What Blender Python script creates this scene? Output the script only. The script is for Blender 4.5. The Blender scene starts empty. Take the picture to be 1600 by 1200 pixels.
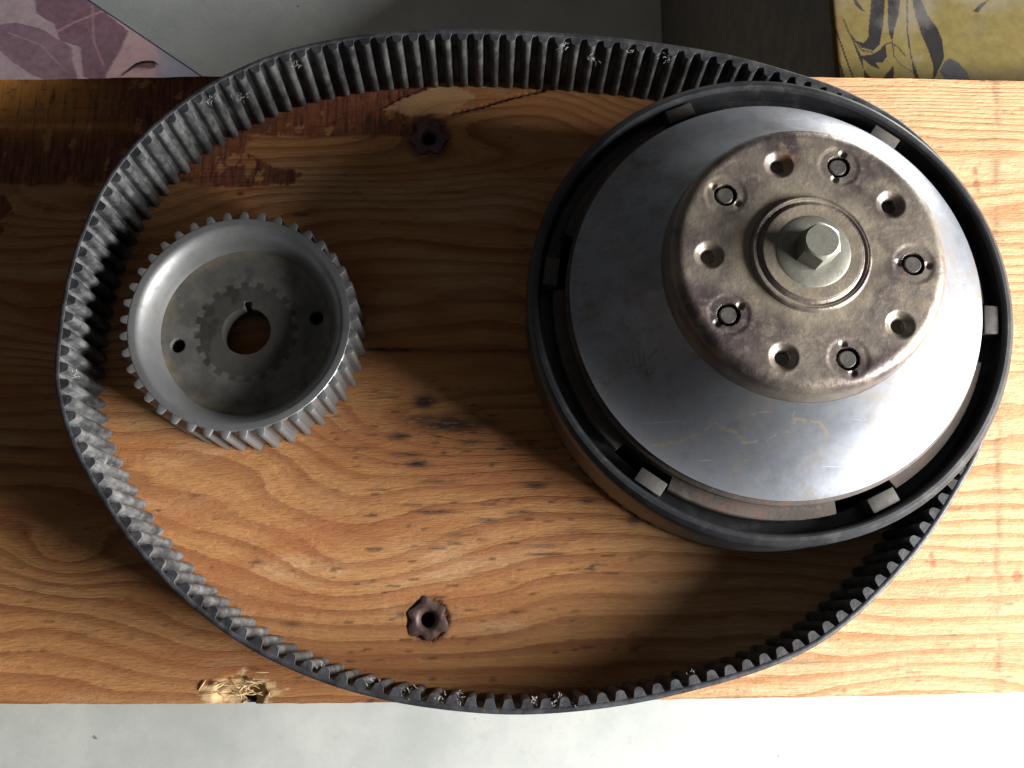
import bpy, bmesh, math, random
import numpy as np
from mathutils import Matrix, Vector
random.seed(7); RNG = np.random.default_rng(11)
S = bpy.context.scene
COL = S.collection
mm = 0.001
# ------------------------------------------------------------------ camera
FPX, CAMH = 1600.0, 0.47           # focal length in photo pixels, height above the plank top
NADIR, ROLL = (770.0, 980.0), 0.008
d = np.array([NADIR[0]-800, -(NADIR[1]-600), -FPX]); n = -d/np.linalg.norm(d)
xc = np.array([math.cos(ROLL), math.sin(ROLL), 0]); xc -= n*(xc@n); xc /= np.linalg.norm(xc)
R = np.array([xc, np.cross(n, xc), n])          # world from camera
cam = bpy.data.cameras.new('camera'); camo = bpy.data.objects.new('camera', cam); COL.objects.link(camo)
M = Matrix([list(R[0])+[0], list(R[1])+[0], list(R[2])+[CAMH], [0, 0, 0, 1]])
camo.matrix_world = M
cam.sensor_width = 36; cam.lens = 36*FPX/1600; cam.clip_start = 0.01; cam.clip_end = 50
S.camera = camo
def unp(px, py, z=0.0):
    w = R@np.array([px-800, 600-py, -FPX]); return w*((z-CAMH)/w[2])+np.array([0, 0, CAMH])
def prj(x, y, z):                                # arrays -> photo pixels (used to place stains measured on the photo)
    p = np.stack([x, y, z-CAMH], -1)@R
    return 800+FPX*p[..., 0]/-p[..., 2], 600-FPX*p[..., 1]/-p[..., 2]
# ------------------------------------------------------------------ world, light, exposure
W = bpy.data.worlds.new('World'); S.world = W; W.use_nodes = True
bg = W.node_tree.nodes['Background']; bg.inputs[0].default_value = (1.0, 0.98, 0.97, 1); bg.inputs[1].default_value = 0.072
LAMP_AZ, LAMP_EL, LAMP_D = math.radians(-17), math.radians(23), 1.05
tgt = Vector((0.04, 0.11, 0.0))
lp = tgt+Vector((math.cos(LAMP_EL)*math.cos(LAMP_AZ), math.cos(LAMP_EL)*math.sin(LAMP_AZ), math.sin(LAMP_EL)))*LAMP_D
ld = bpy.data.lights.new('window_light', 'AREA'); ld.shape = 'RECTANGLE'; ld.size = 0.72; ld.size_y = 0.28
ld.energy = 58; ld.color = (1.0, 0.985, 0.95)
lo = bpy.data.objects.new('window_light', ld); COL.objects.link(lo); lo.location = lp
lo.rotation_euler = (tgt-lp).to_track_quat('-Z', 'Y').to_euler()
ld2 = bpy.data.lights.new('floor_fill_light', 'AREA'); ld2.shape = 'RECTANGLE'; ld2.size = 0.4; ld2.size_y = 0.24; ld2.energy = 85; ld2.color = (1.0, 0.99, 0.97)
lo2 = bpy.data.objects.new('floor_fill_light', ld2); COL.objects.link(lo2); lo2.location = (1.40, 1.70, -0.17)      # unseen fill lamp added low beyond the box, brightening only the floor
lo2.rotation_euler = (Vector((-0.15, 0.55, -0.35))-lo2.location).to_track_quat('-Z', 'Y').to_euler()
vs = S.view_settings; S.display_settings.display_device = 'sRGB'
vs.view_transform = 'Standard'; vs.look = 'None'; vs.exposure = 0.0; vs.gamma = 1; vs.use_curve_mapping = False
S.render.engine = 'CYCLES'; S.render.resolution_x = 1024; S.render.resolution_y = 768
# ------------------------------------------------------------------ numpy noise
def vnoise(x, y, seed=0):
    r = np.random.default_rng(seed).random((256, 256))
    xi = np.floor(x).astype(int); yi = np.floor(y).astype(int); fx = x-xi; fy = y-yi
    fx = fx*fx*(3-2*fx); fy = fy*fy*(3-2*fy)
    g = lambda a, b: r[a % 256, b % 256]
    return (g(xi, yi)*(1-fx)+g(xi+1, yi)*fx)*(1-fy)+(g(xi, yi+1)*(1-fx)+g(xi+1, yi+1)*fx)*fy
def fbm(x, y, seed=0, o=4):
    s = 0; a = 1; t = 0
    for k in range(o):
        s = s+a*vnoise(x*2**k, y*2**k, seed+k); t += a; a *= .5
    return s/t
def sst(a, b, x):
    t = np.clip((x-a)/(b-a), 0, 1); return t*t*(3-2*t)
def inpoly(X, Y, P):
    ins = np.zeros(X.shape, bool); k = len(P)
    for i in range(k):
        x1, y1 = P[i]; x2, y2 = P[(i+1) % k]
        if y1 == y2: continue
        ins ^= ((y1 > Y) != (y2 > Y)) & (X < (x2-x1)*(Y-y1)/(y2-y1)+x1)
    return ins
def segdist(X, Y, pts):
    best = np.full(X.shape, 1e9)
    for (x1, y1), (x2, y2) in zip(pts[:-1], pts[1:]):
        dx, dy = x2-x1, y2-y1; t = np.clip(((X-x1)*dx+(Y-y1)*dy)/(dx*dx+dy*dy+1e-9), 0, 1)
        best = np.minimum(best, np.hypot(X-x1-t*dx, Y-y1-t*dy))
    return best
# ------------------------------------------------------------------ material helpers
class G:
    def __init__(s, name):
        s.m = bpy.data.materials.new(name); s.m.use_nodes = True; s.t = s.m.node_tree; s.t.nodes.clear()
        s.out = s.n('ShaderNodeOutputMaterial'); s.b = s.n('ShaderNodeBsdfPrincipled'); s.l(s.b.outputs[0], s.out.inputs[0])
    def n(s, k, **kw):
        x = s.t.nodes.new(k)
        for a, v in kw.items(): setattr(x, a, v)
        return x
    def l(s, a, b): s.t.links.new(a, b)
    def put(s, sock, v):
        if hasattr(v, 'links') or isinstance(v, bpy.types.NodeSocket): s.l(v, sock)
        elif isinstance(v, tuple) and len(v) == 3 and sock.type == 'RGBA': sock.default_value = v+(1,)
        else: sock.default_value = v
    def co(s, scale=(1, 1, 1), kind='Object'):
        c = s.n('ShaderNodeNewGeometry' if kind == 'Position' else 'ShaderNodeTexCoord'); m = s.n('ShaderNodeMapping'); s.l(c.outputs[kind], m.inputs[0]); m.inputs['Scale'].default_value = scale
        return m.outputs[0]
    def noise(s, vec, scale, detail=5, rough=.6, dist=0):
        x = s.n('ShaderNodeTexNoise'); s.l(vec, x.inputs['Vector']); x.inputs['Scale'].default_value = scale
        x.inputs['Detail'].default_value = detail; x.inputs['Roughness'].default_value = rough; x.inputs['Distortion'].default_value = dist
        return x.outputs[0]
    def attr(s, nm):
        return s.n('ShaderNodeAttribute', attribute_name=nm).outputs['Fac']
    def acol(s, nm):
        return s.n('ShaderNodeAttribute', attribute_name=nm).outputs['Color']
    def math(s, op, a, b=0.0, c=0.0, clamp=False):
        x = s.n('ShaderNodeMath', operation=op, use_clamp=clamp)
        s.put(x.inputs[0], a); s.put(x.inputs[1], b); s.put(x.inputs[2], c)
        return x.outputs[0]
    def ramp(s, v, lo, hi, a=0.0, b=1.0):
        x = s.n('ShaderNodeMapRange', interpolation_type='SMOOTHSTEP'); s.put(x.inputs[0], v)
        for i, q in zip((1, 2, 3, 4), (lo, hi, a, b)): x.inputs[i].default_value = q
        return x.outputs[0]
    def mix(s, f, a, b, mode='MIX'):
        x = s.n('ShaderNodeMix', data_type='RGBA', blend_type=mode); s.put(x.inputs[0], f); s.put(x.inputs[6], a); s.put(x.inputs[7], b)
        return x.outputs[2]
    def bump(s, h, strength=.5, dist=.0005):
        x = s.n('ShaderNodeBump'); x.inputs['Strength'].default_value = strength; x.inputs['Distance'].default_value = dist
        s.l(h, x.inputs['Height']); s.l(x.outputs[0], s.b.inputs['Normal'])
    def fin(s, col, rough=.6, metal=0.0, spec=.5):
        s.put(s.b.inputs['Base Color'], col); s.put(s.b.inputs['Roughness'], rough); s.put(s.b.inputs['Metallic'], metal)
        s.put(s.b.inputs['Specular IOR Level'], spec)
        return s.m
def m_wood():
    g = G('weathered_fir'); v = g.co()
    fine = g.noise(g.co((22, 260, 60)), 3.2, 5, .65)
    fibre = g.noise(g.co((60, 900, 200)), 1.6, 4, .7)
    blot = g.noise(g.co((10, 26, 10)), 1.0, 5, .6)
    ring = g.math('ADD', g.attr('ring'), g.math('MULTIPLY', g.math('SUBTRACT', fine, .5), .38))
    fr = g.math('FRACT', ring)
    late = g.math('MULTIPLY', g.ramp(fr, .38, .90), g.ramp(fr, 1.0, .94))
    late = g.math('MULTIPLY', late, g.ramp(blot, .25, .65, .45, 1.0))
    pale = g.mix(g.attr('pale'), (.46, .218, .076), (.60, .415, .235))
    dark = g.mix(g.attr('pale'), (.235, .070, .021), (.40, .18, .062))
    c = g.mix(g.math('MULTIPLY', late, .85), pale, dark)
    fr2 = g.math('FRACT', g.math('MULTIPLY', ring, 3.3)); c = g.mix(g.math('MULTIPLY', g.ramp(fr2, .3, .95), .22), c, dark)
    dash = g.noise(g.co((26, 420, 60)), 2.2, 6, .72); c = g.mix(g.math('MULTIPLY', g.ramp(dash, .60, .72), .55), c, (.20, .085, .03))
    c = g.mix(g.math('MULTIPLY', g.ramp(fibre, .42, .72), .5), c, (.25, .11, .038))
    c = g.mix(g.math('MULTIPLY', g.ramp(g.noise(g.co((40, 500, 90)), 3.5, 4, .7), .55, .75), .35), c, (.62, .40, .20))
    c = g.mix(g.math('MULTIPLY', g.attr('warm'), .6), c, (.33, .115, .036))
    grey = g.math('MULTIPLY', g.ramp(g.noise(g.co((30, 160, 30)), 1.4, 6, .7), .57, .74), .45)
    c = g.mix(g.math('MULTIPLY', grey, g.attr('grime')), c, (.07, .055, .045))
    st = g.math('MULTIPLY', g.attr('stain'), g.ramp(g.noise(g.co((420, 50, 50)), 1.5, 6, .7), .30, .58, .62, 1.0), clamp=True)
    sc = g.mix(g.ramp(g.noise(g.co((300, 22, 40)), 1.2, 5, .65), .36, .66), (.075, .016, .009), (.21, .058, .020))
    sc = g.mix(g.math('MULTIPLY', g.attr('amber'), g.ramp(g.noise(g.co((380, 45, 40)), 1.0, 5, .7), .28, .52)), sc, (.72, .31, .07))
    c = g.mix(st, c, sc)
    c = g.mix(g.attr('raw'), c, (.66, .47, .25))
    mk = g.math('MULTIPLY', g.attr('mark'), g.ramp(g.noise(g.co((70, 420, 70)), 1.8, 6, .75), .32, .50), clamp=True)
    c = g.mix(mk, c, (.014, .012, .011))
    c = g.mix(g.math('MULTIPLY', g.attr('rust'), .75), c, (.30, .09, .035))
    h = g.math('ADD', g.math('MULTIPLY', fibre, .5), g.math('ADD', g.math('MULTIPLY', late, .35), g.math('MULTIPLY', g.noise(g.co((90, 260, 90)), 3, 6, .75), 1.0)))
    g.bump(h, .85, .0012)
    return g.fin(c, g.ramp(fine, .2, .8, .5, .78), 0, .35)
def m_rubber(name, base, dust, amt, rough=.62):
    g = G(name); n1 = g.noise(g.co((1, 1, .5), 'Position'), 170, 6, .7); n2 = g.noise(g.co((1, 1, 1), 'Position'), 38, 5, .65); n3 = g.noise(g.co((1, 1, .12), 'Position'), 900, 3, .6)
    f = g.math('MULTIPLY', g.math('ADD', g.ramp(n1, .38, .72, 0, .7), g.ramp(n2, .4, .7, 0, .28)), amt, clamp=True)
    c = g.mix(f, base, dust)
    g.bump(g.math('ADD', n1, g.math('MULTIPLY', n3, .7)), .45, .0004)
    return g.fin(c, rough, 0, .45)
def m_metal(name, a, b, c3, rough=(.3, .55), metal=.85, scale=40, spots=None, bump=.12, brushed=False, attr=None):
    g = G(name); v = g.co((1, 1, 1), 'Position')
    n1 = g.noise(v, scale, 6, .62); n2 = g.noise(v, scale*5, 5, .7); n3 = g.noise(v, scale*16, 3, .6)
    c = g.mix(g.ramp(n1, .35, .65), a, b)
    c = g.mix(g.math('MULTIPLY', g.ramp(n2, .5, .72), .7), c, c3)
    met = metal
    if spots:
        f = g.ramp(g.noise(v, scale*1.7, 7, .72, .4), spots[1], spots[1]+.1)
        c = g.mix(g.math('MULTIPLY', f, .85), c, spots[0]); met = g.math('MULTIPLY', g.ramp(f, 0, 1, 1, .25), metal)
    if attr:
        for nm, colr in attr:
            at = g.attr(nm); c = g.mix(at, c, colr)
        met = g.math('MULTIPLY', met, g.ramp(at, 0, 1, 1, .3))
    h = g.math('ADD', n2, g.math('MULTIPLY', n3, .6)); ro_ = g.ramp(n2, .25, .75, rough[0], rough[1])
    if brushed:
        ob = g.n('ShaderNodeTexCoord'); vm = g.n('ShaderNodeVectorMath', operation='MULTIPLY'); g.l(ob.outputs['Object'], vm.inputs[0]); vm.inputs[1].default_value = (1, 1, 0)
        ln = g.n('ShaderNodeVectorMath', operation='LENGTH'); g.l(vm.outputs[0], ln.inputs[0])
        cx = g.n('ShaderNodeCombineXYZ'); g.l(ln.outputs['Value'], cx.inputs[0])
        rings = g.noise(cx.outputs[0], 1600, 3, .7)
        scr = 0.0
        for k, rot in enumerate((.3, 1.2, 2.1, 2.7)):
            m = g.n('ShaderNodeMapping'); g.l(ob.outputs['Object'], m.inputs[0]); m.inputs['Rotation'].default_value = (0, 0, rot); m.inputs['Scale'].default_value = (25, 1400, 60); m.inputs['Location'].default_value = (k*3.7, k, 0)
            scr = g.math('MAXIMUM', scr, g.math('MULTIPLY', g.ramp(g.noise(m.outputs[0], 1.0, 2, .5), .70, .76), g.ramp(g.noise(g.co((1, 1, 1), 'Position'), 30+9*k, 3, .5), .5, .6)))
        c = g.mix(g.math('MULTIPLY', scr, .5), c, (.55, .56, .58))
        sm = g.ramp(g.noise(v, 55, 7, .7, .5), .5, .68); c = g.mix(g.math('MULTIPLY', sm, .35), c, (.13, .12, .11)); ro_ = g.math('ADD', ro_, g.math('MULTIPLY', sm, .10))
        h = g.math('ADD', h, g.math('ADD', g.math('MULTIPLY', rings, .35), g.math('MULTIPLY', scr, -.8)))
    g.bump(h, bump, .0004)
    return g.fin(c, ro_, met, .5)
def m_plain(name, a, b, scale=60, rough=.6, metal=0.0, bump=.2):
    g = G(name); nn = g.noise(g.co(), scale, 6, .65)
    g.bump(nn, bump, .0005)
    return g.fin(g.mix(g.ramp(nn, .3, .7), a, b), rough, metal)
def m_print(name, rough=.45):
    g = G(name); nn = g.noise(g.co(), 160, 6, .7); n2 = g.noise(g.co(), 28, 5, .6)
    c = g.mix(.35, g.acol('col'), g.mix(g.ramp(nn, .3, .7), (.3, .3, .3), (.75, .75, .75)), 'SOFT_LIGHT')
    c = g.mix(g.math('MULTIPLY', g.ramp(n2, .5, .72), .3), c, (.22, .21, .20))
    g.bump(nn, .12, .0003)
    return g.fin(c, rough, 0, .15 if rough > .8 else .4)
def m_concrete():
    g = G('worn_concrete'); v = g.co()
    n1 = g.noise(v, 9, 7, .62); n2 = g.noise(v, 70, 6, .7); n3 = g.noise(v, 420, 4, .7)
    c = g.mix(g.ramp(n1, .3, .7), (.37, .395, .385), (.50, .525, .505))
    c = g.mix(g.math('MULTIPLY', g.ramp(n2, .52, .74), .5), c, (.36, .37, .34))
    c = g.mix(g.math('MULTIPLY', g.ramp(g.noise(v, 55, 3, .5), .73, .77), .8), c, (.10, .10, .10))
    c = g.mix(g.math('MULTIPLY', g.ramp(n3, .6, .8), .35), c, (.30, .30, .29))
    g.bump(g.math('ADD', n2, n3), .25, .0006)
    return g.fin(c, .62, 0, .4)
MAT = dict(
    wood=m_wood(), concrete=m_concrete(),
    fabric=m_rubber('belt_fabric', (.020, .021, .024), (.165, .168, .168), 1.0, .58),
    rubber=m_rubber('belt_rubber', (.012, .012, .015), (.085, .088, .098), .8, .5),
    alu=m_metal('sintered_steel', (.17, .175, .18), (.225, .23, .235), (.16, .145, .125), (.40, .55), .6, 26, bump=.15),
    web=m_metal('pulley_web', (.095, .092, .086), (.14, .137, .13), (.065, .06, .052), (.5, .65), .35, 30, bump=.22, attr=[('dust', (.22, .185, .13)), ('stain', (.030, .027, .024))]),
    steel=m_metal('polished_steel', (.215, .23, .262), (.275, .29, .33), (.165, .165, .165), (.36, .48), .72, 14, bump=.14, brushed=True, attr=[('print', (.12, .11, .11)), ('stain', (.17, .13, .075))]),
    cap=m_metal('tarnished_steel', (.25, .215, .18), (.085, .066, .070), (.29, .24, .17), (.32, .52), .6, 34, ((.20, .085, .03), .60), .50, attr=[('dust', (.25, .215, .155))]),
    bolt=m_metal('grey_bolt_steel', (.185, .18, .155), (.24, .235, .205), (.17, .15, .11), (.38, .55), .6, 60, bump=.15),
    black=m_metal('black_anodised', (.022, .023, .026), (.040, .042, .047), (.060, .060, .060), (.34, .44), .35, 30, bump=.08),
    rust=m_metal('rusty_plate', (.062, .046, .037), (.034, .025, .021), (.095, .075, .062), (.6, .8), .0, 45, ((.095, .034, .018), .55), .3),
    lug=m_metal('lug_steel', (.040, .037, .034), (.072, .065, .058), (.028, .021, .017), (.6, .75), .0, 70, bump=.2),
    pin=m_metal('dark_pin', (.055, .05, .047), (.085, .078, .072), (.12, .10, .085), (.45, .6), .4, 150, bump=.25),
    hole=m_plain('dark_hole', (.006, .005, .005), (.012, .01, .01), 200, .8),
    tnut=m_metal('brown_zinc', (.075, .042, .038), (.115, .072, .064), (.17, .12, .105), (.4, .6), .45, 120, bump=.35),
    splinter=m_plain('raw_splinter', (.58, .40, .20), (.72, .55, .32), 500, .8),
    lint=m_plain('pale_lint', (.35, .34, .32), (.55, .54, .52), 900, .9),
    wire=m_plain('dark_wire', (.02, .025, .03), (.04, .045, .05), 300, .45),
    sheet=m_print('printed_sheet', .40), box=m_print('marbled_paint', .85),
    boxside=m_plain('box_side_paint', (.06, .052, .042), (.10, .085, .065), 60, .6),
)
# ------------------------------------------------------------------ mesh helpers
def mesh(name, V, F, mat=None, ang=35, attrs=None, cols=None):
    me = bpy.data.meshes.new(name); V = np.asarray(V, np.float32)
    if isinstance(F, np.ndarray):
        me.vertices.add(len(V)); me.vertices.foreach_set('co', V.ravel())
        k = F.shape[1]; me.loops.add(F.size); me.loops.foreach_set('vertex_index', F.ravel().astype(np.int32))
        me.polygons.add(len(F)); me.polygons.foreach_set('loop_start', np.arange(0, F.size, k, dtype=np.int32))
        me.polygons.foreach_set('loop_total', np.full(len(F), k, np.int32)); me.update(calc_edges=True)
    else:
        me.from_pydata([tuple(map(float, v)) for v in V], [], F); me.update()
    me.polygons.foreach_set('use_smooth', np.ones(len(me.polygons), bool))
    if ang: me.set_sharp_from_angle(angle=math.radians(ang))
    for nm, a in (attrs or {}).items():
        at = me.attributes.new(nm, 'FLOAT', 'POINT'); at.data.foreach_set('value', np.asarray(a, np.float32).ravel())
    for nm, a in (cols or {}).items():
        at = me.attributes.new(nm, 'FLOAT_COLOR', 'POINT'); at.data.foreach_set('color', np.concatenate([a, np.ones((len(a), 1))], 1).astype(np.float32).ravel())
    if mat: me.materials.append(MAT[mat])
    return me
def obj(name, me, parent=None, M4=None):
    o = bpy.data.objects.new(name, me); COL.objects.link(o)
    if parent: o.parent = parent
    if M4 is not None: o.matrix_local = M4
    return o
def thing(name, label, cat, loc=(0, 0, 0), group=None):
    o = bpy.data.objects.new(name, None); COL.objects.link(o); o.location = loc; o.empty_display_size = .01
    o['label'] = label; o['category'] = cat
    if group: o['group'] = group
    return o
def lathe(name, prof, mat, seg=180, rfun=None, ang=35, close=False):
    P = np.array(prof, float); a = np.linspace(0, 2*np.pi, seg, endpoint=False); k = len(P)
    rr = np.repeat(P[:, 0][:, None], seg, 1)
    if rfun is not None: rr = rfun(rr, a[None, :], P[:, 1][:, None])
    V = np.stack([rr*np.cos(a), rr*np.sin(a), np.repeat(P[:, 1][:, None], seg, 1)], -1).reshape(-1, 3)
    i = np.arange(k-1 if not close else k)[:, None]; j = np.arange(seg)[None, :]; j2 = (j+1) % seg; i2 = (i+1) % k
    F = np.stack([i*seg+j, i*seg+j2, i2*seg+j2, i2*seg+j], -1).reshape(-1, 4)
    return mesh(name, V*mm, F, mat, ang)
def polar(name, rs, seg, zf, mat, ang=40, attrs=None):
    a = np.linspace(0, 2*np.pi, seg, endpoint=False); rs = np.asarray(rs, float); rr, aa = np.meshgrid(rs, a, indexing='ij')
    X, Y = rr*np.cos(aa), rr*np.sin(aa); Z = zf(X, Y, rr, aa)
    i = np.arange(len(rs)-1)[:, None]; j = np.arange(seg)[None, :]; j2 = (j+1) % seg
    F = np.stack([i*seg+j, (i+1)*seg+j, (i+1)*seg+j2, i*seg+j2], -1).reshape(-1, 4)
    return mesh(name, np.stack([X, Y, Z], -1).reshape(-1, 3)*mm, F, mat, ang, attrs={q: h(X, Y, rr, aa) for q, h in (attrs or {}).items()})
def prism(name, poly, z0, z1, mat, bev=0.0, ang=35, mat2=None):
    bm = bmesh.new(); lo_ = [bm.verts.new((x, y, z0)) for x, y in poly]; hi_ = [bm.verts.new((x, y, z1)) for x, y in poly]; k = len(poly)
    bm.faces.new(lo_[::-1]); bm.faces.new(hi_)
    for i in range(k): bm.faces.new((lo_[i], lo_[(i+1) % k], hi_[(i+1) % k], hi_[i]))
    bmesh.ops.recalc_face_normals(bm, faces=bm.faces)
    if bev: bmesh.ops.bevel(bm, geom=list(bm.edges), offset=bev, segments=2, affect='EDGES', profile=.5)
    me = bpy.data.meshes.new(name); bm.to_mesh(me); bm.free()
    me.polygons.foreach_set('use_smooth', np.ones(len(me.polygons), bool)); me.set_sharp_from_angle(angle=math.radians(ang))
    me.materials.append(MAT[mat])
    if mat2:
        me.materials.append(MAT[mat2])
        for p in me.polygons:
            if abs(p.normal.z) > .5: p.material_index = 1
    return me
def tubes(name, paths, r, mat, sides=5):
    V, F = [], []
    for pts in paths:
        pts = np.array(pts); b = len(V)
        for k, p in enumerate(pts):
            t = pts[min(k+1, len(pts)-1)]-pts[max(k-1, 0)]; t = t/np.linalg.norm(t)
            u = np.cross(t, [.31, .2, .93]); u /= np.linalg.norm(u); w = np.cross(t, u)
            q = r*(.35 if k in (0, len(pts)-1) else 1)
            for s_ in range(sides):
                a = 2*math.pi*s_/sides; V.append(p+q*(u*math.cos(a)+w*math.sin(a)))
        for k in range(len(pts)-1):
            for s_ in range(sides):
                s2 = (s_+1) % sides; F.append((b+k*sides+s_, b+k*sides+s2, b+(k+1)*sides+s2, b+(k+1)*sides+s_))
        F.append(tuple(b+s_ for s_ in range(sides))[::-1]); F.append(tuple(b+(len(pts)-1)*sides+s_ for s_ in range(sides)))
    return mesh(name, V, F, mat, 60)
# ------------------------------------------------------------------ setting: floor
FLOOR = -0.50
me = mesh('floor', [(-4, -4, FLOOR), (4, -4, FLOOR), (4, 4, FLOOR), (-4, 4, FLOOR)], [(0, 1, 2, 3)], 'concrete', 0)
fl = obj('floor', me); fl['kind'] = 'structure'; fl['label'] = 'pale grey worn concrete floor'
# ------------------------------------------------------------------ wooden plank
TNUTS = [(668, 968), (670, 215)]
def build_board(parent):
    xs = np.concatenate([np.linspace(-.62, -.30, 25)[:-1], np.arange(-.30, .33, .001), np.linspace(.33, .62, 25)])
    y0, y1 = -.0322, .2735; ys = np.linspace(y0, y1, 310)
    X, Y = np.meshgrid(xs, ys, indexing='ij')
    # edges: slightly bowed and chewed
    t = (Y-y0)/(y1-y0)
    top = -.0030*((X-.03)/.25)**2*(abs(X) < .45) - .0008*fbm(X*90, X*0+3, 3)
    bot = .0018*((X+.02)/.25)**2*(abs(X) < .45) + .0006*fbm(X*120, X*0+9, 5)
    Y = Y+np.clip(top, -.008, 0)*sst(.75, 1, t)+np.clip(bot, 0, .005)*sst(.25, 0, t)
    U, V = prj(X, Y, X*0)
    mmx, mmy = X*1000, Y*1000
    wx = 40*(fbm(mmx/150, mmy/70, 21)-.5)
    # annual rings: straight to the right, flowing and arched in the middle
    g_ = mmy+.05*mmx+34*(fbm(mmx/130+3, mmy/60, 31, 3)-.5)+wx*.4
    g_ = g_+26*np.exp(-((U-560)/260)**2-((V-880)/170)**2)-22*np.exp(-((U-900)/170)**2-((V-230)/90)**2)
    kx, ky = U-95, V-865
    g_ = g_+16*np.exp(-(kx/85)**2-(ky/45)**2)
    ring = g_/(6.5+5*fbm(mmx/200, mmy/45, 41, 2))
    pale = sst(930, 1330, U+60*(fbm(mmx/25, mmy/12, 51)-.5)+.15*(V-600))*.9
    pale = np.maximum(pale, .55*sst(.5, .8, fbm(mmx/45, mmy/14, 56)))
    warm = sst(.50, .72, fbm(mmx/60, mmy/13, 61))*(1-pale*.8)
    warm = np.maximum(warm, .7*np.exp(-((V-660-(U-600)*.05)/14)**2)*sst(420, 600, U)*sst(1000, 880, U))
    rag = 20*(fbm(mmx/9, mmy/2.5, 71, 5)-.5)+16*(fbm(mmx/30, mmy/20, 72)-.5)
    A = sst(5, -5, V+rag-288)*sst(6, -6, U+2*rag-385)
    B = sst(4, -4, V+rag*.6-211)*sst(8, -8, U+3*rag-692)
    C = inpoly(U+rag*1.5, V+rag*.8, [(330, 228), (390, 240), (430, 262), (470, 268), (455, 290), (330, 292)]).astype(float)
    stain = np.maximum(np.maximum(A, B), C)
    stain = np.maximum(stain, inpoly(U+rag, V+rag, [(-60, 300), (10, 308), (24, 330), (12, 362), (-60, 372)])*1.0)
    stain = np.maximum(stain, .35*sst(8, -8, V+2*rag-330)*sst(380, 300, U)*sst(.45, .65, fbm(mmx/20, mmy/6, 77)))
    scr = (fbm(mmx/5, mmy/9, 73) > .69)*1.0
    stain = stain*(1-.85*scr)
    chip = inpoly(U+rag*.4, V+rag*.4, [(594, 168), (640, 147), (700, 128), (745, 150), (705, 177), (640, 179)])*1.0
    stain = stain*(1-chip)
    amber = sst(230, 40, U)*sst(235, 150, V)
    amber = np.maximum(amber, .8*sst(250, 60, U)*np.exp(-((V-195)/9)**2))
    # orange patch at the bottom left edge
    warm = np.maximum(warm, .9*np.exp(-((V-1090+.02*U)/14)**2)*sst(160, 60, abs(U-40)))
    raw = chip*.35
    mark = np.zeros_like(X)
    for (cx, cy, w, h, s_) in [(663, 628, 18, 13, 1), (705, 662, 62, 14, .95), (660, 655, 30, 10, .8), (624, 681, 20, 6, .9), (651, 724, 22, 6, 1), (684, 752, 36, 4, .6), (680, 800, 34, 3, 1),
                               (817, 800, 16, 3, .9), (836, 758, 22, 6, .9), (761, 813, 20, 3, .9), (850, 853, 34, 4, .6), (855, 866, 36, 2.5, .9), (917, 781, 14, 5, .9), (990, 812, 14, 10, .8), (635, 710, 30, 4, .7), (640, 790, 30, 2, .8),
                               (610, 546, 70, 4, 1), (760, 548, 110, 3, .6), (560, 478, 60, 3, .5), (770, 470, 70, 3, .5), (700, 300, 60, 3, .5), (470, 335, 16, 4, .8), (375, 302, 6, 3, 1), (400, 878, 12, 3, .8), (455, 975, 16, 5, .7), (245, 798, 5, 2, 1),
                               (1240, 1035, 60, 4, .5), (1480, 795, 70, 3, .4), (90, 480, 40, 3, .5), (40, 700, 40, 4, .5), (560, 700, 30, 3, .6), (735, 690, 22, 4, .7), (590, 765, 20, 2.5, .7), (720, 835, 30, 2, .6), (900, 830, 26, 2.5, .6)]:
        mark = np.maximum(mark, s_*np.exp(-(((U-cx)/w)**2+((V-cy)/h)**2)**1.5))
    fl_ = fbm(mmx/9, mmy/1.3, 81, 3)
    mark = np.maximum(mark, .75*sst(.70, .80, fl_)*sst(380, 560, U)*sst(1080, 920, U)*sst(560, 640, V))
    mark = np.maximum(mark, .5*sst(.79, .84, fl_))
    crack = segdist(U, V, [(706, 177), (760, 164), (800, 152), (850, 140)])
    mark = np.maximum(mark, .9*(crack < 1.6))
    line = .40*np.exp(-((U-1556-(V-150)*.004)/7)**2)*sst(.3, .6, fbm(mmx/3, mmy/8, 91))
    for (cx, cy) in TNUTS: mark = np.maximum(mark, .6*sst(44, 30, np.hypot(U-cx, V-cy)+rag*.4))
    mark = np.maximum(mark, line)
    rust = np.zeros_like(X)
    for cx, cy, r_ in [(1524, 266, 5), (1526, 286, 7), (1529, 298, 4), (1456, 868, 4), (1459, 882, 5), (1590, 900, 8), (1513, 904, 3), (1320, 1078, 4)]:
        rust = np.maximum(rust, sst(1.2, .6, np.hypot(U-cx, (V-cy)*.8)/r_+rag*.03))
    grime = .35+.65*sst(.35, .7, fbm(mmx/70, mmy/40, 95))
    # relief
    Z = -.0005*fbm(mmx/16, mmy/3.5, 101)-.0003*sst(.60, .85, fbm(mmx/9, mmy/1.3, 103))-.0012*(crack < 1.8)-.0002*(mark > .75)
    Z = Z-.0008*(1-chip)*sst(760, 640, U)*sst(215, 190, V)*B
    Z = Z*(t > .002)*(t < .998)
    for cx, cy in TNUTS:
        p = unp(cx, cy); q = np.hypot(X-p[0], Y-p[1]); Z = np.where(q < .0095, np.minimum(Z, -.0012), Z); Z = np.where(q < .0040, -.016, Z)
    p = unp(372, 1084); q = np.hypot((X-p[0])/1.5, Y-p[1]); hol = sst(.0085, .004, q+.004*(fbm(mmx/3, mmy/3, 107)-.5))
    Z = Z-.0045*hol; raw = np.maximum(raw, .85*sst(.0085, .0070, np.hypot((X-p[0])/1.9, Y-p[1])+.012*(fbm(mmx/5, mmy/1.3, 108)-.5)))
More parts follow.
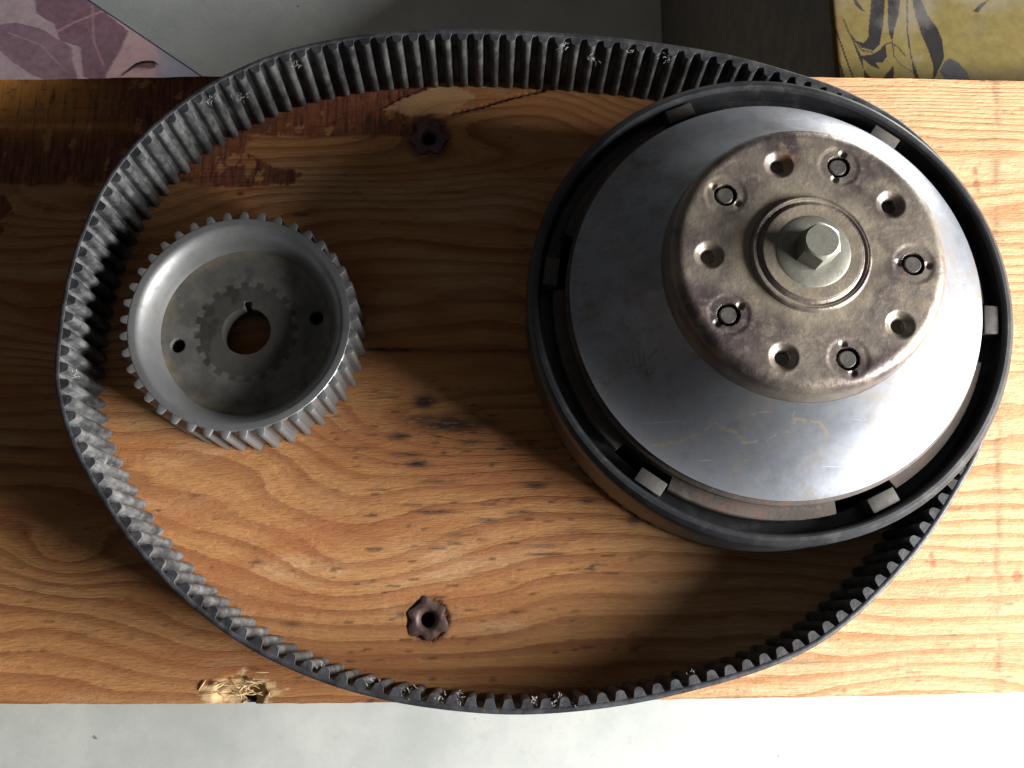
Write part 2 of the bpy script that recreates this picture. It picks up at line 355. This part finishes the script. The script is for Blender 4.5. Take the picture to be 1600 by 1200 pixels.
    p2 = unp(388, 1096); q2 = np.hypot(X-p2[0], Y-p2[1]); Z = np.where(q2 < .0026, -.008, Z); mark = np.maximum(mark, 1.0*(q2 < .003))
    nx, ny = X.shape
    V3 = np.stack([X, Y, Z], -1).reshape(-1, 3)
    i = np.arange(nx-1)[:, None]; j = np.arange(ny-1)[None, :]
    F = np.stack([i*ny+j, (i+1)*ny+j, (i+1)*ny+j+1, i*ny+j+1], -1).reshape(-1, 4)
    # sides and bottom: border ring, dropped
    idx = np.arange(nx*ny).reshape(nx, ny)
    bd = np.concatenate([idx[:, 0], idx[-1, 1:], idx[-2::-1, -1], idx[0, -2:0:-1]])
    low = V3[bd].copy(); low[:, 2] = -.038; b0 = len(V3); m = len(bd); k = np.arange(m); k2 = (k+1) % m
    Fs = np.stack([bd[k], b0+k, b0+k2, bd[k2]], -1)
    cb = np.array([[-.62, y0+.002, -.0381], [.62, y0+.002, -.0381], [.62, y1-.002, -.0381], [-.62, y1-.002, -.0381]])
    V3 = np.concatenate([V3, low, cb]); c0 = b0+m
    F = np.concatenate([F, Fs, np.array([[c0+3, c0+2, c0+1, c0]])])
    at = {}
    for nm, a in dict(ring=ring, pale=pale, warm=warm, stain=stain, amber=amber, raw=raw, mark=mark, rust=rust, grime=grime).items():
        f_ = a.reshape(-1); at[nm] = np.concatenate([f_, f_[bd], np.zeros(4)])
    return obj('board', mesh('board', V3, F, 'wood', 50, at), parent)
plank = thing('wooden_plank', 'wide weathered pine plank with dark red stain, carrying the belt, pulley and clutch', 'plank', (0, 0, -.038))
for x_ in (-.56, .56): obj('leg', prism('leg', [(x_-.02, -.01), (x_+.02, -.01), (x_+.02, .25), (x_-.02, .25)], FLOOR+.0385, -.0002, 'splinter', .002), plank)
bo = build_board(plank); bo.location = (0, 0, .038)
def tnut(px, py, rot):
    p = unp(px, py); seg = 96
    lobe = lambda rr, a, z: np.where(rr > 7.0, rr*(1+.13*np.cos(6*(a+rot))+.06*np.cos(3*a+1)+.03*np.cos(11*a)), rr)
    me = lathe('tee_nut', [(3.0, -14), (3.1, -3), (3.6, -.9), (4.6, .1), (5.6, .45), (7.4, .3), (8.6, -.05), (8.7, -1.0)], 'tnut', seg, lobe, 50)
    o = obj('tee_nut', me, plank); o.location = (p[0], p[1], .0381)
    pl = lathe('bore', [(0.01, -13.5), (3.2, -13.5)], 'hole', 24); b = obj('bore', pl, o)
    o['label'] = 'brown scalloped tee nut let into the plank'
tnut(668, 968, .4); tnut(670, 215, 1.0)
sp = []
p = unp(368, 1083)
for k in range(46):
    a = random.gauss(0, .75)+(math.pi if random.random() < .5 else 0); L = random.uniform(.003, .009)
    c = np.array([p[0]+random.gauss(0, .0075), p[1]+random.gauss(0, .0032), random.uniform(-.001, .0012)])
    c[1] = max(c[1], -.0275)
    dv = np.array([math.cos(a)*L/2, math.sin(a)*L/2*.55, random.uniform(-.0006, .0009)])
    sp.append([c-dv, c+np.array([0, 0, .0003]), c+dv])
so = obj('splinters', tubes('splinters', sp, .00038, 'splinter', 4), plank); so.location = (0, 0, .038); so['kind'] = 'stuff'; so['label'] = 'pale torn splinters round a chipped nail hole'
# ------------------------------------------------------------------ toothed belt
BW = .043
OUT = [(85, 600), (89, 520), (104, 430), (130, 350), (170, 272), (226, 205), (298, 147), (370, 107), (450, 76), (550, 55), (650, 46), (750, 45), (850, 49), (950, 57), (1050, 69), (1150, 87), (1240, 112),
       (1320, 140), (1408, 188), (1481, 258), (1537, 352), (1569, 465), (1566, 580), (1538, 690), (1500, 764), (1452, 840), (1400, 902), (1342, 960), (1275, 1010), (1195, 1046), (1100, 1075), (1000, 1098), (900, 1112), (800, 1117), (700, 1110), (600, 1094), (500, 1065), (400, 1020), (320, 966), (250, 902), (190, 832), (140, 752), (105, 680)]
P = np.array([unp(x, y, BW)[:2] for x, y in OUT])[::-1]         # counter-clockwise seen from above
Pn = len(P); path = []
for i in range(Pn):
    a, b, c, e = P[i-1], P[i], P[(i+1) % Pn], P[(i+2) % Pn]
    for t in np.linspace(0, 1, 30, endpoint=False):
        path.append(.5*((2*b)+(-a+c)*t+(2*a-5*b+4*c-e)*t*t+(-a+3*b-3*c+e)*t**3))
path = np.array(path)
for _ in range(40): path = (np.roll(path, 1, 0)+2*path+np.roll(path, -1, 0))/4
seglen = np.linalg.norm(np.roll(path, -1, 0)-path, axis=1); cum = np.concatenate([[0], np.cumsum(seglen)]); LEN = cum[-1]
area = .5*np.sum(path[:, 0]*np.roll(path[:, 1], -1)-np.roll(path[:, 0], -1)*path[:, 1])
if area < 0: path = path[::-1]; seglen = np.linalg.norm(np.roll(path, -1, 0)-path, axis=1); cum = np.concatenate([[0], np.cumsum(seglen)])
pp = np.concatenate([path, path[:1]])
def at_s(s):
    s = np.asarray(s) % LEN; return np.stack([np.interp(s, cum, pp[:, 0]), np.interp(s, cum, pp[:, 1])], -1)
def frame(s):
    t = at_s(s+.0008)-at_s(s-.0008); t = t/np.linalg.norm(t, axis=-1, keepdims=True)
    return at_s(s), t, np.stack([-t[..., 1], t[..., 0]], -1)      # inward normal for ccw
NT = int(round(LEN/.00765)); PITCH = LEN/NT; TH = .0023
belt = thing('toothed_belt', 'black rubber timing belt standing on edge in a wide loop around the small pulley', 'belt', (0, 0, 0))
ss = np.arange(NT*4)*PITCH/4; q, t, nn = frame(ss)
sec = [(0, .0005), (0, BW-.0005), (.0005, BW), (TH-.0003, BW), (TH, BW-.0003), (TH, .0003), (TH-.0003, 0), (.0005, 0)]
K = len(sec); Vb = np.concatenate([np.concatenate([q+nn*o_, np.full((len(q), 1), z)], 1)[:, None, :] for o_, z in sec], 1).reshape(-1, 3)
i = np.arange(len(q))[:, None]; j = np.arange(K)[None, :]; i2 = (i+1) % len(q); j2 = (j+1) % K
Fb = np.stack([i*K+j, i2*K+j, i2*K+j2, i*K+j2], -1).reshape(-1, 4)
mb = mesh('backing', Vb, Fb[:, ::-1].copy(), 'rubber', 50)
mb.materials.append(MAT['fabric'])
fi = np.tile(np.arange(K), len(q)); mb.polygons.foreach_set('material_index', (fi == 4).astype(np.int32))
obj('backing', mb, belt)
def tooth_poly(wb, wt, h, root=-.0006, nseg=6):
    pts = [(-wb/2, root), (-wb/2, 0), (-wb/2*.90, h*.12)]
    for k in range(nseg+1):
        a = math.pi-math.pi*k/nseg; pts.append((wt/2*math.cos(a), h-wt/2*.8+wt/2*.8*math.sin(a)))
    pts += [(wb/2*.90, h*.12), (wb/2, 0), (wb/2, root)]
    return pts
tm = prism('tooth', [(x*-1, y) for x, y in tooth_poly(.0054, .0038, .0037)], .0002, BW-.0002, 'fabric', 0, 50, 'rubber')
for k in range(NT):
    q, t, nn = frame(k*PITCH); q = q+nn*TH
    obj('tooth', tm, belt, Matrix([[t[0], nn[0], 0, q[0]], [t[1], nn[1], 0, q[1]], [0, 0, 1, 0], [0, 0, 0, 1]]))
# lint caught on the teeth
lp_ = []
for cx, cy, num, spr in [(642, 1085, 26, .0035), (690, 1092, 20, .003), (715, 1093, 26, .0035), (835, 1098, 20, .003), (870, 1100, 26, .0035), (905, 1100, 14, .0025), (1080, 1058, 10, .002), (878, 72, 18, .003), (925, 92, 12, .003), (985, 78, 12, .003), (1040, 92, 10, .003), (327, 160, 12, .0025), (376, 152, 12, .003), (115, 585, 8, .002), (165, 728, 14, .0022), (500, 1040, 10, .002), (580, 1068, 14, .003), (460, 100, 10, .003)]:
    b = unp(cx, cy, BW-.001)
    for _ in range(num):
        p0 = b+RNG.normal(0, spr*.45, 3)*[1, 1, .15]; pts = [p0]; dv = RNG.normal(0, 1, 3)*[1, 1, .35]
        for _k in range(5):
            dv = dv+RNG.normal(0, .8, 3)*[1, 1, .4]; dv /= np.linalg.norm(dv); pts.append(pts[-1]+dv*.0005)
        lp_.append(pts)
li = obj('lint', tubes('lint', lp_, .00006, 'lint', 3), belt); li['kind'] = 'stuff'; li['label'] = 'pale lint fibres caught on the belt teeth'
# ------------------------------------------------------------------ small pulley
PC = (-.1121, .1325); PH = 32.0
pul = thing('timing_pulley', 'small grey toothed steel pulley with dished face and keyed bore inside the belt loop', 'pulley', (PC[0], PC[1], .0002))
RB = 11.0
obj('rim', lathe('rim', [(38.6, 17.6), (39.0, 18.6), (39.7, 21.5), (40.8, 25.2), (42.4, 28.6), (44.2, 30.8), (45.6, 31.8), (46.4, 32.0), (48.9, 32.0), (49.35, 31.6), (49.4, .4), (49.0, 0), (43, 0), (42, 4), (38, 5)], 'alu', 240, None, 40), pul)
ptm = prism('tooth', [(x, y) for x, y in tooth_poly(.0044, .0031, .0033, -.0010)], .0002, .03185, 'alu', .00012, 50)
for k in range(41):
    a = 2*math.pi*(k+.3)/41; r_ = .0494; t = (-math.sin(a), math.cos(a)); o_ = (math.cos(a), math.sin(a))
    obj('tooth', ptm, pul, Matrix([[-t[0], o_[0], 0, o_[0]*r_], [-t[1], o_[1], 0, o_[1]*r_], [0, 0, 1, 0], [0, 0, 0, 1]]))
HS = []
for (x, y), r_ in (((278, 540), 3.0), ((495, 497), 3.0), ((372, 390), 1.2)):
    p = unp(x, y, .018); HS.append(((p[0]-PC[0])*1000, (p[1]-PC[1])*1000, r_))
def webz(X, Y, rr, aa):
    Z = 18-.5*sst(36, 38.5, rr)*0+.15*(fbm(X/6+50, Y/6+50, 5)-.5)
    for hx, hy, hr in HS:
        q = np.hypot(X-hx, Y-hy); Z = np.where(q < hr, 6.0, Z-.35*sst(hr+.6, hr, q))
    return np.where(rr <= RB+.05, 6.0, Z)
def webstain(X, Y, rr, aa):
    gear = 22.5*(1+.055*np.sign(np.sin(aa*20)))
    s_ = sst(gear+.4, gear-.4, rr)*sst(.1, .5, fbm(X/14+20, Y/14+20, 9)+.25)*.75
    return np.clip(s_+.45*sst(.5, .75, fbm(X/9+9, Y/9+9, 12)), 0, 1)
def webdust(X, Y, rr, aa):
    return np.clip(.8*sst(34, 38, rr)*sst(.2, .6, fbm(X/8, Y/8, 14))+.25*sst(.5, .7, fbm(X/5, Y/5, 15)), 0, 1)
rs = np.concatenate([[RB, RB+.1], np.arange(RB+.3, 39, .33)])
wb_me = polar('web', rs, 540, webz, 'web', 40, dict(stain=webstain, dust=webdust))
co_ = np.zeros(len(wb_me.vertices)*3, np.float32); wb_me.vertices.foreach_get('co', co_); co_ = co_.reshape(-1, 3)
rr = np.hypot(co_[:, 0], co_[:, 1]); ang_ = np.arctan2(co_[:, 1], co_[:, 0]); key = (abs(co_[:, 0]) < .0017) & (co_[:, 1] > 0) & (rr < .0142)
co_[key, 2] = .006; wb_me.vertices.foreach_set('co', co_.ravel()); wb_me.update()
obj('web', wb_me, pul)
obj('web_back', lathe('web_back', [(RB, 6.1), (RB, 5), (38.2, 5)], 'alu', 120), pul)
# ------------------------------------------------------------------ clutch
CC = (.1176, .1329)
clu = thing('clutch', 'large round motorcycle clutch with black basket, polished cone and tarnished bolted cap', 'clutch', (CC[0], CC[1], .0002))
# basket: toothed drum below, flange and open cup above
NG = 76
def gear(rr, a, z):
    return np.where(rr > 95.4, rr+1.6-1.8*np.tanh(3*np.cos(NG*a)), rr)
drum = lathe('drum', [(78, 0), (94.6, 0), (95.8, .4), (95.9, 23.5), (94.8, 23.8)], 'black', NG*10, gear, 50)
bk = obj('basket', lathe('basket', [(91, 10), (91, 49), (91.5, 50), (96.8, 50.5), (97.4, 51.5), (97.6, 60.4), (98.4, 61.7), (99.2, 62), (100.6, 61.8), (102.4, 60.2), (102.9, 59.0), (102.9, 53.4), (102.3, 52.9), (102.2, 26), (101.4, 24.2), (94.2, 23.5), (94.2, 10)], 'black', 300, None, 28, True), clu)
obj('drum', drum, bk)
obj('base_plate', lathe('base_plate', [(20, 8), (92, 10), (92, 14), (20, 14)], 'black', 120), bk)
LUGA = []
for x_, y_ in ((1551, 500), (1389, 205), (1056, 162), (863, 424), (1020, 748), (1382, 785)):
    p = unp(x_, y_, .060); LUGA.append(math.atan2(p[1]-CC[1], p[0]-CC[0]))
lugm = prism('lug', [(90.2*mm, -6.2*mm), (96.4*mm, -6.2*mm), (96.4*mm, 6.2*mm), (90.2*mm, 6.2*mm)], 45*mm, 60.2*mm, 'lug', .0004)
for a in LUGA: obj('lug', lugm, bk, Matrix.Rotation(a, 4, 'Z'))
def notch(rr, a, z):
    res = rr.copy()
    for la in LUGA:
        dd = (a-la+math.pi) % (2*math.pi)-math.pi
        m_ = (dd > math.radians(-11.5)) & (dd < math.radians(4.6))
        res = np.where(m_ & (rr > 86.5), 86.3, res)
    return res
obj('friction_plate', lathe('friction_plate', [(70, 52.6), (91.3, 52.6), (91.9, 53.0), (91.9, 57.3), (91.4, 57.8), (70, 57.8)], 'rust', 720, notch, 40), clu)
obj('plate_stack', lathe('plate_stack', [(86.0, 15), (86.0, 50), (70, 50)], 'rust', 120), clu)
# pressure plate: bell-shaped steel cone
def cone_prof(r):
    t = (85.5-r)/(85.5-54.0); return 68.6+10*t+20*t**1.9
pr = [(82, 62.0), (86.6, 62.2), (87.0, 62.8), (87.0, 65.2), (86.4, 65.8), (85.3, 66.2), (85.5, 67.9)]
rs = np.arange(85.2, 52.5, -.4)
a_ = np.linspace(0, 2*np.pi, 540, endpoint=False)
def cone_attr_px(X, Y, Z):
    return prj(X*mm+CC[0], Y*mm+CC[1], Z*mm)
def conez(X, Y, rr, aa): return cone_prof(rr)
def cone_stain(X, Y, rr, aa):
    U, V = cone_attr_px(X, Y, cone_prof(rr)); wob = 6*(fbm(X/3+40, Y/3+40, 33)-.5)
    q = segdist(U+wob, V+wob, [(1020, 697), (1060, 690), (1095, 675), (1118, 662), (1150, 676), (1160, 692), (1200, 688), (1235, 672), (1243, 655), (1280, 660), (1292, 675), (1292, 695)])
    s_ = sst(3.8, 1.0, q)*sst(.32, .62, fbm(X/2+9, Y/2+9, 34))*.8
    return np.clip(s_+.30*sst(.58, .75, fbm(X/7+90, Y/7+90, 35))+.5*sst(.74, .8, fbm(X/2.2+3, Y/2.2+8, 37)), 0, 1)
def cone_print(X, Y, rr, aa):
    U, V = cone_attr_px(X, Y, cone_prof(rr)); s_ = np.zeros_like(U)
    for st_ in [[(989, 552), (992, 574)], [(997, 550), (1000, 572)], [(1005, 549), (1007, 571)], [(986, 575), (1009, 571)], [(1014, 560), (1026, 546)], [(1009, 578), (1017, 575), (1019, 583), (1011, 586), (1009, 578)]]:
        s_ = np.maximum(s_, sst(2.6, 1.2, segdist(U, V, st_)))
    for cx, cy, r_ in [(1017, 327, 7), (985, 370, 12), (1064, 622, 4), (978, 470, 9), (1090, 560, 5)]: s_ = np.maximum(s_, .55*sst(r_, r_*.3, np.hypot(U-cx, V-cy)))
    return s_*.42
pp_ = obj('pressure_plate', polar('pressure_plate', np.concatenate([[85.5], rs]), 900, conez, 'steel', 60, dict(stain=cone_stain, print=cone_print)), clu)
obj('plate_edge', lathe('plate_edge', pr+[(85.45, 68.58)], 'rust', 300, None, 40), pp_)
# cap: pressed sheet with dimples, stud holes and a stepped centre
CZ = 116.0
def loc(x, y, z=.116): p = unp(x, y, z); return (p[0]-CC[0])*1000, (p[1]-CC[1])*1000
STUD = [loc(*p) for p in ((1311, 260), (1134, 304), (1139, 491), (1326, 560), (1428, 412))]
DIMP = [loc(*p) for p in ((1217, 257), (1392, 319), (1407, 507), (1225, 557), (1108, 398))]
def capz(X, Y, rr, aa):
    e = np.clip((rr-46.5)/5.3, 0, 1); Z = CZ-5.2*(1-np.sqrt(np.clip(1-e*e, 0, 1)))-.02*np.clip(rr-25, 0, 30)
    Z = Z+.25*(fbm(X/11+30, Y/11+30, 44)-.5)
    Z = Z+1.6*sst(22.6, 21.0, rr)+1.2*sst(19.0, 18.2, rr)-.7*sst(20.6, 19.6, rr)*sst(18.4, 19.4, rr)
    for x, y in STUD:
        q = np.hypot(X-x, Y-y); Z = Z-.35*sst(8.5, 6.5, q); R_ = math.hypot(x, y); ux, uy = x/R_, y/R_
        for s_ in (-1, 1):
            q2 = np.hypot(X-x-ux*s_*5.4, Y-y-uy*s_*5.4); Z = Z-.9*sst(1.9, .3, q2)
        Z = np.where(q < 4.25, CZ-7, Z)
    for x, y in DIMP:
        q = np.hypot(X-x, Y-y); Z = Z-2.2*sst(5.9, 2.3, q); Z = Z-2.2*sst(2.9, 2.1, q)
    return Z
def capdust(X, Y, rr, aa):
    s_ = .75*sst(33, 22, rr+10*(fbm(X/6+7, Y/6+7, 46)-.5))
    for x, y in STUD: s_ = np.maximum(s_, .0)
    return np.clip(s_+.18*sst(.52, .72, fbm(X/9+70, Y/9+70, 47)), 0, 1)*.75
rs = np.concatenate([np.arange(12, 46.5, .3), 46.5+5.29*np.sin(np.linspace(0, np.pi/2, 18)), ])
cap = obj('cap', polar('cap', rs, 900, capz, 'cap', 50, dict(dust=capdust)), clu)
obj('cap_wall', lathe('cap_wall', [(51.79, CZ-5.5), (52.3, 104), (53.0, 98), (53.2, 94), (50, 93)], 'cap', 300, None, 40), cap)
for k, (x, y) in enumerate(STUD):
    o = obj('stud', lathe('stud', [(.01, CZ-1.0), (1.2, CZ-1.05), (2.8, CZ-1.0), (3.2, CZ-1.4), (3.25, CZ-7)], 'pin', 40), cap); o.location = (x*mm, y*mm, 0)
# centre washer and hex bolt
wz = CZ+3.2
obj('washer', lathe('washer', [(.01, wz), (9.2, wz), (13.3, wz-.05), (14.0, wz-.5), (14.3, wz-1.6), (17.9, wz-2.2), (18.0, wz-4)], 'bolt', 160, None, 40), clu)
obj('step_ring', lathe('step_ring', [(17.6, CZ+1.9), (18.3, CZ+2.35), (19.0, CZ+2.3), (19.6, CZ+1.2), (20.4, CZ+.9), (21.2, CZ+1.75), (22.0, CZ+1.6), (22.7, CZ+.2), (22.9, CZ-.8)], 'cap', 200, None, 60), cap)
def hexbolt():
    hz0, hz1, rc, ro = wz-.3, 129.6, 7.5, math.radians(30); V = []; seg = 72
    def hexr(a): 
        b = (a-ro) % (math.pi/3); return rc*math.cos(math.pi/6)/math.cos(b-math.pi/6)
    A = [2*math.pi*k/seg+ro for k in range(seg)]
    rings = [(lambda a: hexr(a), hz0), (lambda a: hexr(a), None), (lambda a: 6.15, hz1-.15), (lambda a: 5.85, hz1), (lambda a: .01, hz1+.02)]
    for f_, z in rings:
        for a in A:
            r_ = f_(a); zz = z if z is not None else hz1-.2-(r_-6.3)*.75
            V.append((r_*math.cos(a), r_*math.sin(a), zz))
    F = []
    for k in range(len(rings)-1):
        for s_ in range(seg):
            s2 = (s_+1) % seg; F.append((k*seg+s_, k*seg+s2, (k+1)*seg+s2, (k+1)*seg+s_))
    return mesh('hex_bolt', np.array(V)*mm, F, 'bolt', 20)
obj('hex_bolt', hexbolt(), clu)
cpx = unp(1192, 624, .092); cx_, cy_ = cpx[0]-CC[0], cpx[1]-CC[1]
obj('clip', prism('clip', [(-.0055, -.0012), (.0045, -.0016), (.0055, .0012), (-.005, .0014)], .0880, .0935, 'bolt', .0004), clu, Matrix.Translation((cx_, cy_, 0))@Matrix.Rotation(math.atan2(cy_, cx_)+math.pi/2, 4, 'Z'))
# ------------------------------------------------------------------ printed sheet behind the plank
def flat_grid(x0, x1, y0, y1, step):
    xs = np.arange(x0, x1+step/2, step); ys = np.arange(y0, y1+step/2, step); return np.meshgrid(xs, ys, indexing='ij')
def grid_faces(nx, ny):
    i = np.arange(nx-1)[:, None]; j = np.arange(ny-1)[None, :]
    return np.stack([i*ny+j, (i+1)*ny+j, (i+1)*ny+j+1, i*ny+j+1], -1).reshape(-1, 4)
def lin(r_, g_, b_): return np.array([((c/255+.055)/1.055)**2.4 if c > 10 else c/3294 for c in (r_, g_, b_)])
ZS = FLOOR+.0012
eA, eB = unp(140, 0, ZS)[:2], unp(306, 112, ZS)[:2]
ed = (eA-eB)/np.linalg.norm(eA-eB); en = np.array([-ed[1], ed[0]]); 
if en[0] > 0: en = -en
org = eB-ed*.05
Lx, Ly = .40, .30
a_, b_ = np.meshgrid(np.arange(0, Lx, .0011), np.arange(0, Ly, .0011), indexing='ij')      # along the edge, inwards
# parallelogram: the near side runs along the back edge of the plank
side = np.array([-1.0, 0.0]); 
X = org[0]+ed[0]*a_+side[0]*b_*1.6; Y = org[1]+ed[1]*a_+side[1]*b_*1.6
Y = np.maximum(Y, 0)
U, V = prj(X, Y, np.full_like(X, ZS)); zx, zy = U*4.706, V*4.706
base = np.zeros(X.shape+(3,)); base[:] = lin(205, 182, 190)
base = base*(.85+.3*fbm(X*200+5, Y*200+5, 61))[..., None]
pink = sst(760, 900, zx+.4*zy)[..., None]; base = base*(1-pink)+lin(222, 184, 188)*pink
lav = (sst(1080, 1250, zx))[..., None]; base = base*(1-lav)+lin(178, 176, 196)*lav
wob = 10*(fbm(X*300+9, Y*300+9, 63)-.5)
L1 = [(225, -300), (500, -330), (660, 0), (945, 230), (880, 380), (790, 530), (760, 640), (610, 560), (590, 345), (440, 300), (400, 180), (270, 100)]
L2 = [(-300, 260), (0, 180), (120, 165), (300, 210), (440, 295), (530, 350), (530, 440), (570, 560), (540, 650), (250, 560), (80, 450), (0, 370), (-200, 380)]
for Pg, cc in ((L1, lin(146, 112, 126)), (L2, lin(156, 126, 140))):
    m_ = inpoly(zx+wob, zy+wob, Pg); base[m_] = cc*(.8+.45*fbm(X*160+3, Y*160+3, 65))[m_][:, None]
for pts, w in (([(380, 250), (560, 160), (760, 80)], 7), ([(680, 40), (690, 300), (760, 480)], 6), ([(60, 240), (300, 330), (480, 520)], 4)):
    m_ = segdist(zx+wob*.5, zy, pts) < w; base[m_] = lin(198, 156, 162)
m_ = inpoly(zx, zy, [(535, 345), (590, 345), (612, 560), (560, 520)]); base[m_] = lin(205, 180, 186)
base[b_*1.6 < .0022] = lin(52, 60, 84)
nx, ny = X.shape; F = grid_faces(nx, ny)
Zs = np.full_like(X, ZS)+.0003*fbm(X*40, Y*40, 3)
top = np.stack([X, Y, Zs], -1).reshape(-1, 3); low = top.copy(); low[:, 2] = FLOOR+.0004
idx = np.arange(nx*ny).reshape(nx, ny); bd = np.concatenate([idx[:, 0], idx[-1, 1:], idx[-2::-1, -1], idx[0, -2:0:-1]]); m = len(bd); k = np.arange(m); k2 = (k+1) % m; b0 = nx*ny
Fs = np.stack([bd[k], b0+k, b0+k2, bd[k2]], -1)
Vv = np.concatenate([top, low[bd]]); cl = np.concatenate([base.reshape(-1, 3), np.tile(lin(60, 66, 86), (m, 1))])
sh = obj('printed_sheet', mesh('printed_sheet', Vv, np.concatenate([F, Fs]), 'sheet', 40, cols=dict(col=cl)))
sh['label'] = 'mauve and pink leaf-patterned sheet lying on the floor behind the plank'; sh['category'] = 'sheet'
wp = [unp(x, y, ZS+.0011) for x, y in ((199, 113), (205, 106), (213, 100), (222, 97), (232, 96), (241, 97), (247, 101))]
wo = obj('wire_offcut', tubes('wire_offcut', [wp], .0011, 'wire', 6)); wo['label'] = 'short curved dark wire lying on the leaf-patterned sheet'; wo['category'] = 'wire'
# ------------------------------------------------------------------ marbled box behind the plank
BT = -0.012
bx0 = unp(1303, 60, BT)[0]; by0 = .277
X, Y = np.meshgrid(np.concatenate([np.arange(0, .17, .0005), np.linspace(.17, .34, 30)])+bx0, np.concatenate([np.arange(0, .085, .0005), np.linspace(.085, .62, 60)])+by0, indexing='ij')
U, V = prj(X, Y, np.full_like(X, BT)); zx, zy = (U-1280)*5, V*5
wb2 = 16*(fbm(X*35, Y*35, 91)-.5); zx2, zy2 = zx+wb2, zy+wb2
col = np.zeros(X.shape+(3,)); col[:] = (.115, .088, .030)
pat = sst(.42, .66, fbm(X*32+zy*.0008, Y*26, 93))*sst(700, 1000, zx); col = col*(1-.6*pat[..., None])+np.array([.07, .062, .056])*.6*pat[..., None]
brn = (.55*sst(420, 120, zx)*sst(.3, .7, fbm(X*90, Y*25, 94)))[..., None]; col = col*(1-brn)+np.array([.085, .045, .02])*brn
POLY = [[(415, -60), (520, -60), (505, 200), (470, 350), (420, 395), (330, 370), (250, 290), (200, 215), (290, 320), (345, 335), (385, 290), (400, 150)],
        [(540, -60), (645, -60), (620, 130), (590, 230), (572, 330), (548, 260), (540, 130)],
        [(715, -60), (770, -60), (850, 120), (930, 230), (970, 330), (975, 460), (930, 560), (890, 640), (895, 520), (860, 410), (800, 270), (760, 150)],
        [(310, 430), (400, 430), (470, 390), (520, 340), (528, 440), (490, 490), (440, 490), (475, 540), (400, 510), (340, 460)],
        [(345, 540), (430, 640), (355, 640)], [(470, 640), (580, 510), (585, 640)], [(718, 450), (745, 510), (800, 660), (750, 640)],
        [(260, -20), (300, 10), (375, 115), (290, 50)], [(235, 250), (300, 380), (340, 460), (345, 545), (290, 400)], [(160, 480), (215, 640), (180, 640)],
        [(1200, 90), (1260, 30), (1330, 0), (1240, 100)], [(900, -160), (960, -200), (1010, -40), (960, -80)], [(1250, -260), (1420, -320), (1380, -180), (1290, -120)]]
blk = np.zeros(X.shape, bool)
for Pg in POLY: blk |= inpoly(zx2, zy2, Pg)
for pts, w in (([(690, -40), (690, 250), (722, 460)], 6), ([(130, 230), (200, 430), (270, 620)], 6), ([(510, 350), (560, 335), (620, 370), (675, 440)], 4), ([(575, 330), (580, 430), (640, 510), (720, 555)], 3), ([(190, 150), (235, 260), (330, 390), (420, 410)], 4)):
    blk |= segdist(zx2, zy2, pts) < w
col[blk] = (.014, .012, .013)
m_ = inpoly(zx2, zy2, [(980, 480), (1020, 455), (1090, 490), (1150, 560), (1200, 660), (1000, 640), (940, 560)]); col[m_] = (.04, .038, .042)
nx, ny = X.shape; Z = np.full_like(X, BT)
e = np.minimum(np.minimum(X-X.min(), X.max()-X), np.minimum(Y-Y.min(), Y.max()-Y)); Z = Z-.0028*(1-np.sqrt(np.clip(1-np.clip(1-e/.003, 0, 1)**2, 0, 1)))
box = thing('marbled_box', 'low box painted in yellow and black marbled swirls behind the plank', 'box', (bx0+.17, by0+.31, FLOOR))
tp = obj('lid', mesh('lid', np.stack([X-bx0-.17, Y-by0-.31, Z-FLOOR], -1).reshape(-1, 3), grid_faces(nx, ny), 'box', 0, cols=dict(col=col.reshape(-1, 3))), box)
obj('body', prism('body', [(-.1699, -.3099), (.1690, -.3099), (.1690, .3090), (-.1699, .3090)], .0002, BT-FLOOR-.0029, 'boxside', .0006), box)
